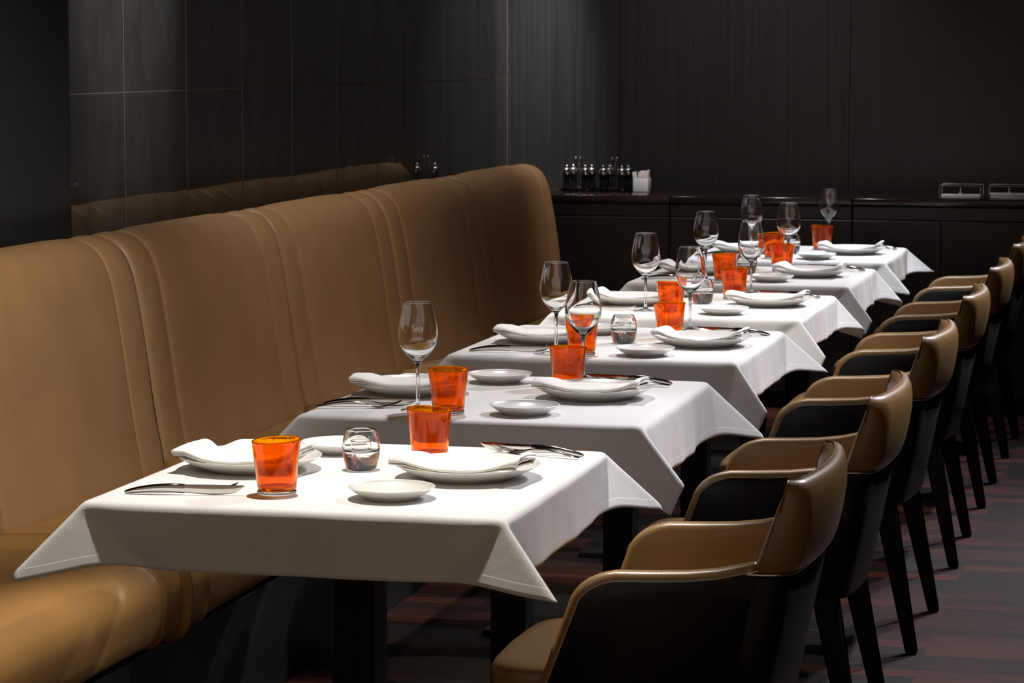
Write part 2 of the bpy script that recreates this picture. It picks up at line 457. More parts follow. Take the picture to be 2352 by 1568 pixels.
def build_counter_things():
    trays = [(-2.64, 12.02), (-2.475, 12.02)]
    mill0 = make_mill(); cad0 = make_caddy(); first = True
    side = ['left', 'right']
    for i, (tx, ty) in enumerate(trays):
        bm = bmesh.new()
        # rounded oblong tray with a raised lip
        def ring(a, b, z, n=40):
            return [Vector((tx + a * abs(math.cos(q)) ** .55 * (1 if math.cos(q) > 0 else -1), ty + b * abs(math.sin(q)) ** .55 * (1 if math.sin(q) > 0 else -1), z)) for q in [2 * PI * k / n for k in range(n)]]
        loft(bm, [ring(.074, .062, .9), ring(.080, .067, .905), ring(.082, .069, .912), ring(.0795, .0665, .912), ring(.076, .063, .906), ring(.070, .06, .9055)])
        tag(mesh_obj('serving_tray', bm, simple('tray_lacquer', (0.022, 0.008, 0.007), 0.25)), 'dark lacquered tray under the %s cluster of mills on the counter' % side[i], 'tray', 'dark trays holding mills')
        for j, (dx, dy) in enumerate(((-.048, -.028), (-.030, .028), (.036, -.028), (.054, .028))):
            lab = 'black and chrome pepper mill, %s %s corner of the %s mill cluster on the counter' % (('front', 'back')[j % 2], ('left', 'right')[j // 2], side[i])
            if i == 0 and j == 0:
                mill0.location = (tx + dx, ty + dy, 0.906); mill0['label'] = lab; mill0['group'] = 'mills on the counter'
            else: dup(mill0, (tx + dx, ty + dy, 0.906), 0, lab, 'mills on the counter')
        lab = 'tall chrome looped carrying stand in the middle of the %s mill cluster' % side[i]
        if i == 0: cad0.location = (tx, ty - .012, .906); cad0.rotation_euler = (0, 0, .25); cad0['label'] = lab; cad0['group'] = 'chrome stands among the mills'
        else: dup(cad0, (tx, ty - .012, .906), .25, lab, 'chrome stands among the mills')
    # sachet pot
    px, py = -2.335, 11.93
    t = thing('sachet_pot', 'square white ceramic pot on the counter, filled with white paper sachets', 'pot', (px, py, .9))
    bm = bmesh.new()
    bx(bm, -.036, .036, -.03, .03, 0, .004, .001)
    for a, b, c, d in ((-.036, -.032, -.03, .03), (.032, .036, -.03, .03), (-.036, .036, -.03, -.026), (-.036, .036, .026, .03)):
        bx(bm, a, b, c, d, 0, .060, .0012)
    bx(bm, -.002, .002, -.0325, -.030, .002, .058, .0008); bx(bm, .009, .012, -.0325, -.030, .002, .058, .0008)
    mesh_obj('pot_body', bm, CERAMIC, t)
    paper = simple('sachet_paper', (0.78, 0.74, 0.72), 0.6)
    rnd = random.Random(4)
    for k in range(9):
        bm = bmesh.new()
        x = -.026 + .052 * k / 8; h = .088 + .008 * k / 8 + rnd.uniform(-.002, .002); ln = (-.010 if k < 2 else .002) + rnd.uniform(-.002, .002)
        bx(bm, x - .0016, x + .0016, -.022, .022, .005, h, .0008)
        for v in bm.verts:
            v.co.x += ln * (v.co.z / h)
        s = mesh_obj('paper_sachet', bm, paper)
        s.location = (px, py, .9)
        tag(s, 'white paper sachets standing in the square ceramic pot on the counter', 'sachet', 'paper sachets in the ceramic pot')
    # napkin rests
    for i, (cx, w_, th) in enumerate(((-0.937, .088, .012), (-0.735, .088, .019))):
        cy = 11.80
        t = thing('napkin_holder', ('chrome napkin rest with weighted arm, wholly in view on the counter', 'chrome napkin rest with weighted arm, cut by the right edge of the photo')[i], 'napkin holder', (cx, cy, .9), 0, 'chrome napkin rests on the counter')
        bm = bmesh.new(); bx(bm, -w_, w_, -.075, .075, 0, .003, .001)
        mesh_obj('base', bm, CHROME, t)
        for yy in (-.075, .075):
            bm = bmesh.new()
            pts = [(-w_, yy, .003), (-w_, yy, .046), (-w_ + .002, yy, .052), (-w_ + .007, yy, .055), (w_ - .007, yy, .055), (w_ - .002, yy, .052), (w_, yy, .046), (w_, yy, .003)]
            tube(bm, pts, .0026, 8)
            mesh_obj('rail', bm, CHROME, t)
        bm = bmesh.new()
        tube(bm, [(0, .075, .055), (0, .03, .050), (0, -.01, th + .025), (0, -.03, th + .012)], .003, 8)
        sphere(bm, (0, -.03, th + .011), .0068)
        mesh_obj('weighted_arm', bm, CHROME, t)
        n = 4 if i == 0 else 6
        for k in range(n):
            bm = bmesh.new()
            z0 = .0032 + k * (th - .003) / n
            bx(bm, -w_ + .006, w_ - .006, -.068, .068, z0, z0 + (th - .003) / n - .0002, .0007)
            s = mesh_obj('folded_paper_napkin', bm, paper); s.location = (cx, cy, .9)
            tag(s, ('flat white paper napkins stacked in the chrome rest left of the photo edge', 'flat white paper napkins stacked in the chrome rest at the photo edge')[i], 'paper napkin', ('paper napkins in the left chrome rest', 'paper napkins in the right chrome rest')[i])
build_counter_things()

# ------------------------------------------------------------------ banquette
def build_banquette():
    ys = [4.28, 5.43, 6.58, 7.73, 8.87, 10.02, 11.28]
    # cross-section of the back (x, z), front crease up, over the top, down the rear
    back = [(-2.515, .40), (-2.52, .47), (-2.545, .60), (-2.565, .75), (-2.585, .88), (-2.605, .97), (-2.64, 1.025), (-2.70, 1.045), (-2.755, 1.03), (-2.785, .98), (-2.79, .85), (-2.79, .40)]
    seat = [(-2.53, .28), (-2.53, .450), (-2.48, .462), (-2.35, .468), (-2.22, .468), (-2.12, .462), (-2.065, .440), (-2.040, .400), (-2.040, .35), (-2.050, .285), (-2.10, .278)]
    def densify(p, it=2): return smooth_prof(p, it)
    labs = ['nearest tan leather banquette section, cut by the left edge of the photo',
            'second tan leather banquette section from the camera, behind the first and second tables',
            'third tan leather banquette section from the camera, level with the third table',
            'fourth tan leather banquette section from the camera, level with the fourth table',
            'tan leather banquette section, second from the far end',
            'tan leather banquette section at the far end, beside the counter']
    rnd = random.Random(7)
    for i, (a, b) in enumerate(zip(ys, ys[1:])):
        t = thing('banquette', labs[i], 'banquette', (-2.3, (a + b) / 2, 0), 0, 'tan leather banquette sections along the wall')
        L = b - a; last = i == len(ys) - 2
        def pad(prof, name, m, cen, st, stitches):
            P = densify(prof)
            # columns along y: s in [0,L]; bulge, seams at st from both ends, rounded ends
            cols = sorted(set([0, .003, .007, .012, .02, .035, .055, .08] + [L - q for q in (0, .003, .007, .012, .02, .035, .055, .08)] +
                              [st + q for q in (-.016, -.008, -.004, 0, .004, .008, .016, .03, .05)] + [L - st - q for q in (-.016, -.008, -.004, 0, .004, .008, .016, .03, .05)] +
                              [st + .05 + (L - 2 * st - .1) * k / 8 for k in range(9)]))
            rings = []
            NP = len(P)
            for s in cols:
                e = min(s, L - s)
                infl = (-0.034 if name == 'seat_back' else -0.016) * max(0, 1 - e / .016) ** 2.0          # rounded ends
                # welt ridge between the end strip and the seam
                infl += (0.006 if name == 'seat_back' else 0.002) * math.sin(PI * min(1, e / st)) if e < st else 0
                ds = abs(e - st)
                infl += -0.0065 * math.exp(-(ds / .006) ** 2)
                if e > st: infl += (0.009 if name == 'seat_back' else 0.004) * (1 - math.exp(-(e - st) / .05))
                ring = []
                for k, (x, z) in enumerate(P):
                    x0, z0 = P[max(k - 1, 0)]; x1, z1 = P[min(k + 1, NP - 1)]
                    tx, tz = x1 - x0, z1 - z0; q = math.hypot(tx, tz) or 1
                    nx, nz = tz / q, -tx / q
                    wob = 0.0015 * noise.noise(Vector((x * 9, s * 6 + i * 5, z * 9)))
                    ff = infl + wob
                    ring.append((x + nx * ff + 2.3, a + .003 + s * (L - .006) / L - (a + b) / 2, z + nz * ff))
                rings.append(ring)
            bm = bmesh.new(); loft(bm, rings)
            o = mesh_obj(name, bm, m, t, ang=60)
            # stitched seams
            for ss in stitches:
                s = ss
                bm = bmesh.new()
                Q = P
                # resample by arc length
                pts = []
                acc = 0; nxt = 0
                step = .0085
                for (xa, za), (xb, zb) in zip(Q, Q[1:]):
                    d = math.hypot(xb - xa, zb - za)
                    while nxt <= acc + d and d > 0:
                        f = (nxt - acc) / d
                        tx, tz = (xb - xa) / d, (zb - za) / d
                        pts.append((xa + (xb - xa) * f, za + (zb - za) * f, tx, tz)); nxt += step
                    acc += d
                for (x, z, tx, tz) in pts:
                    nx, nz = tz, -tx
                    if name == 'seat_back' and (z < .47 and x > -2.6 or x < -2.74): continue
                    if name == 'seat_cushion' and (x < -2.5 or z < .28): continue
                    off = .0015
                    c = Vector((x + nx * off + 2.3, a + s - (a + b) / 2, z + nz * off))
                    d = Vector((tx, 0, tz)) * .0026
                    tube(bm, [c - d, c, c + d], [.0004, .0009, .0004], 5)
                if len(bm.verts): mesh_obj('stitching', bm, STITCH, o)
                else: bm.free()
            # added dark strip that paints the shade in the joint between sections
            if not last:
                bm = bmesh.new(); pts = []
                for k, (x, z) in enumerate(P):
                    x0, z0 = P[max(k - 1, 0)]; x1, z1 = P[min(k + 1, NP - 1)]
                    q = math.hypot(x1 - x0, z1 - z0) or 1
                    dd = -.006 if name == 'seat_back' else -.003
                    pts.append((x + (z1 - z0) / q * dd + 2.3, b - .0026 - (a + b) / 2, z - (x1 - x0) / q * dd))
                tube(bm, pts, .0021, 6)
                mesh_obj('piping_or_gap_shade', bm, GAP_SHADE, o)
            return o
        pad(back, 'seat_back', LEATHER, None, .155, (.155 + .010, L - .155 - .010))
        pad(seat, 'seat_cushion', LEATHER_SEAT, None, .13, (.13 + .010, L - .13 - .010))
        bm = bmesh.new(); bx(bm, -2.78 + 2.3, -2.085 + 2.3, a - (a + b) / 2 + .001, b - (a + b) / 2 - .001, 0, .265, .002, 1)
        mesh_obj('plinth', bm, PLINTH, t, smooth=False)
build_banquette()

# ------------------------------------------------------------------ tables and cloths
ORD = ['first', 'second', 'third', 'fourth', 'fifth', 'sixth']
TY = [4.77, 5.945, 7.165, 8.32, 9.47, 10.58]
TX = -1.455
TZ = 0.742
def slerp(a, b, f):
    d = max(-1, min(1, a.dot(b))); th = math.acos(d)
    if th < 1e-4: return a
    return (a * math.sin((1 - f) * th) + b * math.sin(f * th)) / math.sin(th)
def cloth_mesh(hx, hy, d, corners, seed, tilt=0.06, rip=1.0):
    """corners: dict (sx,sy) -> (ridge flat angle from the x side, flare from vertical, azimuth)"""
    n_in, n_out = 34, 16
    def coords(h):
        a = [-(h + d) + d * k / n_out for k in range(n_out)]
        b = [-h + 2 * h * k / (2 * n_in) for k in range(2 * n_in + 1)]
        c = [h + d * k / n_out for k in range(1, n_out + 1)]
        return a + b + c
    U, V = coords(hx), coords(hy)
    AL = R(50)
    P = np.zeros((len(U), len(V), 3)); H = np.zeros((len(U), len(V)))
    for i, u in enumerate(U):
        for j, v in enumerate(V):
            H[i, j] = min(hx + d - abs(u), hy + d - abs(v))
            sx, sy = (1 if u >= 0 else -1), (1 if v >= 0 else -1)
            p, q = sx * u - hx, sy * v - hy
            if p <= 0 and q <= 0:
                z = 0.0006 * noise.noise(Vector((u * 9, v * 9, seed)))
                P[i, j] = (u, v, z); continue
            thr, rho, psi = corners[(sx, sy)]
            ang = math.atan2(q, p); r = math.hypot(p, q)
            def sidetilt(coord, which):
                return tilt + rip * (0.10 * noise.noise(Vector((coord * 5.0, which * 3.7, seed * 1.3))) + 0.05 * noise.noise(Vector((coord * 13, which * 2.1, seed))))
            if -AL <= ang <= PI / 2 + AL:
                e1 = sidetilt(sy * hy, sx * 1.0); e2 = sidetilt(sx * hx, sy * 2.0)
                D0 = Vector((e1 * math.cos(AL), -math.sin(AL), -math.cos(AL))).normalized()
                D9 = Vector((-math.sin(AL), e2 * math.cos(AL), -math.cos(AL))).normalized()
                Rv = Vector((math.sin(rho) * math.cos(psi), math.sin(rho) * math.sin(psi), -math.cos(rho)))
                if ang < thr:
                    f = (ang + AL) / (thr + AL); dr = slerp(D0, Rv, f)
                    bow = math.sin(PI * f) * 0.05; dr = dr + Vector((0.0, bow, 0)) * -1
                else:
                    f = (PI / 2 + AL - ang) / (PI / 2 + AL - thr); dr = slerp(D9, Rv, f)
                    bow = math.sin(PI * f) * 0.05; dr = dr + Vector((bow, 0, 0)) * -1
                dr.normalize()
                r *= .86 + .14 * f ** 1.5
                x, y, z = dr.x * r, dr.y * r, dr.z * r
                P[i, j] = (sx * (hx + x), sy * (hy + y), z)
            elif p > 0:
                e = sidetilt(v, sx * 1.0); p *= .86
                P[i, j] = (sx * (hx + e * p + .006), v, -p * math.sqrt(max(.1, 1 - e * e)))
            else:
                e = sidetilt(u, sy * 2.0); q *= .86
                P[i, j] = (u, sy * (hy + e * q + .006), -q * math.sqrt(max(.1, 1 - e * e)))
    for _ in range(3):
        Q = P.copy()
        Q[1:-1, 1:-1] = (P[:-2, 1:-1] + P[2:, 1:-1] + P[1:-1, :-2] + P[1:-1, 2:]) / 8 + P[1:-1, 1:-1] / 2
        Q[0, 1:-1] = (P[0, :-2] + P[0, 2:]) / 4 + P[0, 1:-1] / 2; Q[-1, 1:-1] = (P[-1, :-2] + P[-1, 2:]) / 4 + P[-1, 1:-1] / 2
        Q[1:-1, 0] = (P[:-2, 0] + P[2:, 0]) / 4 + P[1:-1, 0] / 2; Q[1:-1, -1] = (P[:-2, -1] + P[2:, -1]) / 4 + P[1:-1, -1] / 2
        P = Q
    bm = bmesh.new(); uvl = bm.loops.layers.uv.new('hem')
    vs = [[bm.verts.new(P[i, j]) for j in range(len(V))] for i in range(len(U))]
    for i in range(len(U) - 1):
        for j in range(len(V) - 1):
            f = bm.faces.new((vs[i][j], vs[i + 1][j], vs[i + 1][j + 1], vs[i][j + 1]))
            for lp, (a, b) in zip(f.loops, ((i, j), (i + 1, j), (i + 1, j + 1), (i, j + 1))):
                lp[uvl].uv = (H[a, b], 0)
    return bm
def C4(fr, br, fl=None, bl=None):
    d = {(1, -1): fr, (1, 1): br, (-1, -1): fl or (R(45), R(50), R(45)), (-1, 1): bl or (R(45), R(45), R(45))}
    return d
CORN = [
    C4((R(45), R(49), R(36)), (R(50), R(50), R(45)), (R(40), R(49), R(43))),
    C4((R(25), R(50), R(34)), (R(50), R(50), R(42))),
    C4((R(28), R(42), R(30)), (R(48), R(52), R(40))),
    C4((R(30), R(46), R(35)), (R(35), R(44), R(30))),
    C4((R(28), R(44), R(32)), (R(40), R(44), R(35))),
    C4((R(42), R(50), R(35)), (R(45), R(54), R(40))),
]
def build_tables():
    t0 = None
    for i, yc in enumerate(TY):
        lab = 'black pedestal table beneath the %s white cloth from the camera' % ORD[i]
        if t0 is None:
            t0 = thing('dining_table', lab, 'table', (TX, yc, 0), 0, 'pedestal tables in the row')
            bm = bmesh.new(); bx(bm, -.362, .362, -.382, .382, .712, .7395, .006, 2); mesh_obj('tabletop', bm, BLACK, t0)
            bm = bmesh.new(); bx(bm, -.04, .04, -.045, .045, .018, .712, .003, 1); mesh_obj('column', bm, VENEER, t0)
            bm = bmesh.new(); bx(bm, -.30, .30, -.32, .32, 0, .018, .004, 2)
            mesh_obj('base_plate', bm, BLACK, t0)
            bm = bmesh.new(); bx(bm, -.16, .16, -.16, .16, .700, .7119, .002, 1); mesh_obj('mounting_plate', bm, BLACK, t0)
        else: dup(t0, (TX, yc, 0), 0, lab)
        hy = .405 if i < 4 else .39
        bm = cloth_mesh(.372, hy, (.128, .150, .135, .125, .130, .120)[i], CORN[i], 3.1 + i * 7.7, rip=(0.9, 1.2, 1.5, 2.0, 2.0, 1.5)[i])
        o = mesh_obj('tablecloth', bm, LINEN, ang=180)
        o.location = (TX, yc, TZ)
        s = o.modifiers.new('thickness', 'SOLIDIFY'); s.thickness = .0009; s.offset = -1
        tag(o, 'white linen tablecloth draped over the %s table from the camera' % ORD[i], 'tablecloth', 'white tablecloths')
build_tables()

# ------------------------------------------------------------------ tableware prototypes
CZ = TZ + 0.0012      # top of the cloth
def make_plate(r, h, name, cat):
    bm = bmesh.new()
    f = r * .60
    prof = [(0, .0035), (f * .8, .0035)] + smooth_prof([(f * .82, .0035), (f * .86, .0), (f, .0), (f * 1.03, .003), (r * .80, h * .42), (r * .93, h * .74), (r - .001, h - .002)], 2)
    prof += [(r, h - .0006), (r - .0006, h), (r - .002, h - .0003)]
    prof += smooth_prof([(r - .003, h - .001), (r * .92, h * .80), (r * .78, h * .52), (r * .62, h * .34), (r * .5, h * .29)], 2)
    prof += [(r * .3, h * .27), (0, h * .27)]
    lathe(bm, prof, 72)
    return tag(mesh_obj(name, bm, PORCELAIN, ang=50), '', cat)
def make_tumbler():
    t = thing('tumbler', '', 'tumbler')
    bm = bmesh.new()
    def wob(r, z, a): return r * (1 + .010 * math.sin(a * 3 + z * 70) + .007 * math.sin(a * 5 - z * 40))
    outer = smooth_prof([(.030, .0075), (.0338, .0085), (.0362, .03), (.0388, .06), (.0425, .089), (.0433, .0935)], 2)
    inner = smooth_prof([(.0408, .0935), (.0400, .089), (.0360, .06), (.0332, .03), (.0305, .016), (.026, .0135)], 2)
    prof = [(0, .0075)] + outer + [(.0428, .0955), (.0415, .0955)] + inner + [(0, .0135)]
    lathe(bm, prof, 56)
    for v in bm.verts:
        a = math.atan2(v.co.y, v.co.x); r = math.hypot(v.co.x, v.co.y)
        if r > .005:
            r2 = wob(r, v.co.z, a); v.co.x = r2 * math.cos(a); v.co.y = r2 * math.sin(a)
            v.co.z += .0022 * (v.co.z / .095) ** 4 * math.cos(a - .6)
    mesh_obj('glass_body', bm, ORANGE, t, ang=180)
    bm = bmesh.new()
    lathe(bm, [(0, .0008)] + smooth_prof([(.024, .0008), (.031, 0), (.0342, .0025), (.0345, .006), (.0328, .0073)], 2) + [(0, .0073)], 56)
    b = mesh_obj('glass_base', bm, THICK, t, ang=180); b['label'] = 'clear thick glass foot'
    return t
def make_wine():
    bm = bmesh.new()
    outer = smooth_prof([(.0365, .0), (.0368, .0012), (.030, .0022), (.012, .0045), (.0055, .010), (.0040, .018), (.0036, .05), (.0038, .085), (.0055, .100), (.012, .109), (.026, .121), (.0385, .138), (.0435, .156), (.0425, .175), (.0385, .198), (.0330, .222), (.0312, .2315)], 3)
    inner = smooth_prof([(.0302, .2315), (.0320, .222), (.0375, .198), (.0415, .175), (.0424, .156), (.0373, .1385), (.0245, .1222), (.010, .1125), (.003, .1105)], 3)
    prof = [(0, .0006)] + outer + [(.0309, .2321), (.0305, .2321)] + inner + [(0, .110)]
    lathe(bm, prof, 64)
    return tag(mesh_obj('wine_glass', bm, CLEAR, ang=180), '', 'wine glass')
def make_votive():
    t = thing('candle_glass', '', 'candle glass')
    bm = bmesh.new()
    outer = smooth_prof([(.022, 0), (.0270, .0012), (.0300, .008), (.0340, .026), (.0350, .046), (.0335, .060), (.0290, .0700), (.0275, .0735)], 2)
    inner = smooth_prof([(.0245, .0735), (.0262, .0690), (.0305, .0590), (.0318, .046), (.0300, .036), (.018, .0325)], 2)
    lathe(bm, [(0, .0015)] + outer + [(.0270, .0750), (.0252, .0750)] + inner + [(0, .032)], 56)
    mesh_obj('outer_glass', bm, THICK, t, ang=180)
    bm = bmesh.new()
    outer = smooth_prof([(.012, .0330), (.0170, .0345), (.0188, .040), (.0192, .0535)], 2)
    inner = smooth_prof([(.0176, .0535), (.0172, .041), (.0155, .0365), (.010, .0358)], 2)
    lathe(bm, [(0, .0330)] + outer + [(.0190, .0545), (.0180, .0545)] + inner + [(0, .0358)], 40)
    mesh_obj('candle_cup', bm, CLEAR, t, ang=180)
    return t
def sect(bm, secs, n=10):
    """secs: (pos, halfwidth, halfthick) along +x; width in y, thickness in z"""
    rings = []
    for (x, y, z), hw, ht in secs:
        rings.append([(x * .95, y + hw * math.cos(2 * PI * k / n), z + ht * math.sin(2 * PI * k / n)) for k in range(n)])
    loft(bm, rings)
def make_knife():
    # stands on its edge: handle end at -x, tip at +x, spine up
    def vs(bm, secs, n=14):
        rings = []
        for (x, zc), hh, ht in secs:
            rings.append([(x * .92, ht * math.sin(2 * PI * k / n), (zc + hh * math.cos(2 * PI * k / n)) * .95) for k in range(n)])
        loft(bm, rings)
    bm = bmesh.new()
    vs(bm, [((-.1155, .0030), .0012, .001), ((-.114, .0034), .0030, .0026), ((-.105, .0050), .0046, .0040), ((-.09, .0075), .0060, .0046), ((-.065, .0105), .0072, .0050), ((-.04, .0120), .0080, .0048),
            ((-.02, .0118), .0086, .0042), ((-.008, .0112), .0088, .0034), ((.000, .0108), .0085, .0022)])
    k = tag(mesh_obj('table_knife', bm, STEEL, ang=60), '', 'knife')
    bm = bmesh.new(); B = []
    for x, z0, z1 in ((-.002, .0050, .0185), (.012, .0030, .0188), (.030, .0012, .0190), (.055, .0003, .0191), (.075, .0010, .0191), (.090, .0032, .0191), (.101, .0070, .0190), (.109, .0115, .0189), (.114, .0160, .0188), (.1150, .0180, .0187)):
        B.append(((x, (z0 + z1) / 2), (z1 - z0) / 2, .0011))
    vs(bm, B)
    mesh_obj('blade', bm, STEEL, k, ang=60)
    return k
def make_fork():
    bm = bmesh.new()
    S = [((-.105, 0, .0035), .002, .001), ((-.102, 0, .0040), .0045, .0016), ((-.085, 0, .0060), .0058, .0022), ((-.06, 0, .0100), .0058, .0024), ((-.03, 0, .0135), .0046, .0022),
         ((-.005, 0, .0130), .0034, .0020), ((.012, 0, .0095), .0034, .0018), ((.024, 0, .0055), .0062, .0015), ((.036, 0, .0030), .0105, .0012), ((.050, 0, .0028), .0120, .0010), ((.056, 0, .0038), .0121, .0009)]
    sect(bm, S, 14)
    f = tag(mesh_obj('table_fork', bm, STEEL, ang=60), '', 'fork')
    for q in range(4):
        bm = bmesh.new()
        y = -.0102 + .0068 * q
        T = [((.053, y, .0036), .0024, .0009), ((.066, y, .0058), .0020, .0009), ((.082, y, .0098), .0016, .0008), ((.096, y, .0150), .0010, .0006), ((.099, y, .0162), .0004, .0003)]
        sect(bm, T, 8)
        mesh_obj('tine', bm, STEEL, f, ang=60)
    return f
def make_napkin(seed, W=.118, L=.238, lift0=.016, lift1=.010, crown_h=.008):
    """folded strip lying along x; layered S-fold cross-section; ends ride up the plate rim"""
    rnd = random.Random(seed)
    YO = .040      # plate centre relative to the strip
    lay = 3; gap = .0024
    # cross-section: zigzag in y (front to back) and height
    cs = []
    for k in range(lay):
        y0, y1 = (-W / 2, W / 2) if k % 2 == 0 else (W / 2, -W / 2)
        y0 += (.004 * rnd.uniform(-1, 1)); y1 += (.004 * rnd.uniform(-1, 1))
        m = 9
        for q in range(m):
            f = q / (m - 1)
            cs.append((y0 + (y1 - y0) * f, k * gap + .0012 * math.sin(PI * f), k))
        if k < lay - 1: cs.append((y1 + (.0022 if y1 > 0 else -.0022), (k + .5) * gap, k))
    n = 46; bm = bmesh.new(); rows = []
    ph = rnd.uniform(0, 6)
    for i in range(n + 1):
        f = i / n; x = -L / 2 + L * f
        e = abs(2 * f - 1)
        
        l0 = lift0 * math.exp(-((f - .10) / .10) ** 2)
        l1 = lift1 * math.exp(-((f - .97) / .06) ** 2)
        nar = 1 - .16 * e ** 6
        row = []
        for (y, z, k) in cs:
            yy = y * nar + .004 * math.sin(x * 24 + ph)
            puff = 1 + 1.3 * math.exp(-((f - .98) / .07) ** 2) + .35 * math.exp(-((f - .05) / .1) ** 2)
            crown = (1 - (2 * y / W) ** 2) if abs(2 * y / W) < 1 else 0
            rr = math.hypot(x, yy - YO)
            base = .0015 + (0 if rr < .062 else .0195 * min(1.0, (rr - .062) / .070) ** 1.15)
            zz = base + z * puff + (l0 + l1) * (.25 + .75 * (y / W + .5)) * (.8 + .2 * (k + 1) / lay) + (crown_h * (1 - e ** 4 * .6) * (.55 * crown + .6 * (y / W + .5)) + .0020 * noise.noise(Vector((x * 22, y * 22, seed)))) * (.35 + .65 * k / (lay - 1))
            zz += .0018 * noise.noise(Vector((x * 35, y * 20, k * 1.7 + seed))) * (k / lay)
            xx = x + (.004 * noise.noise(Vector((y * 40, k * 2.3, seed))) + .0015 * k) * (1 if f > .5 else -1) * e ** 8
            row.append(bm.verts.new((xx, yy, zz)))
        rows.append(row)
    for a, b in zip(rows, rows[1:]):
        for k in range(len(a) - 1): bm.faces.new((a[k], a[k + 1], b[k + 1], b[k]))
    o = mesh_obj('napkin', bm, NAPKIN, ang=180)
    s = o.modifiers.new('thickness', 'SOLIDIFY'); s.thickness = .0022; s.offset = 0
    return tag(o, '', 'napkin')

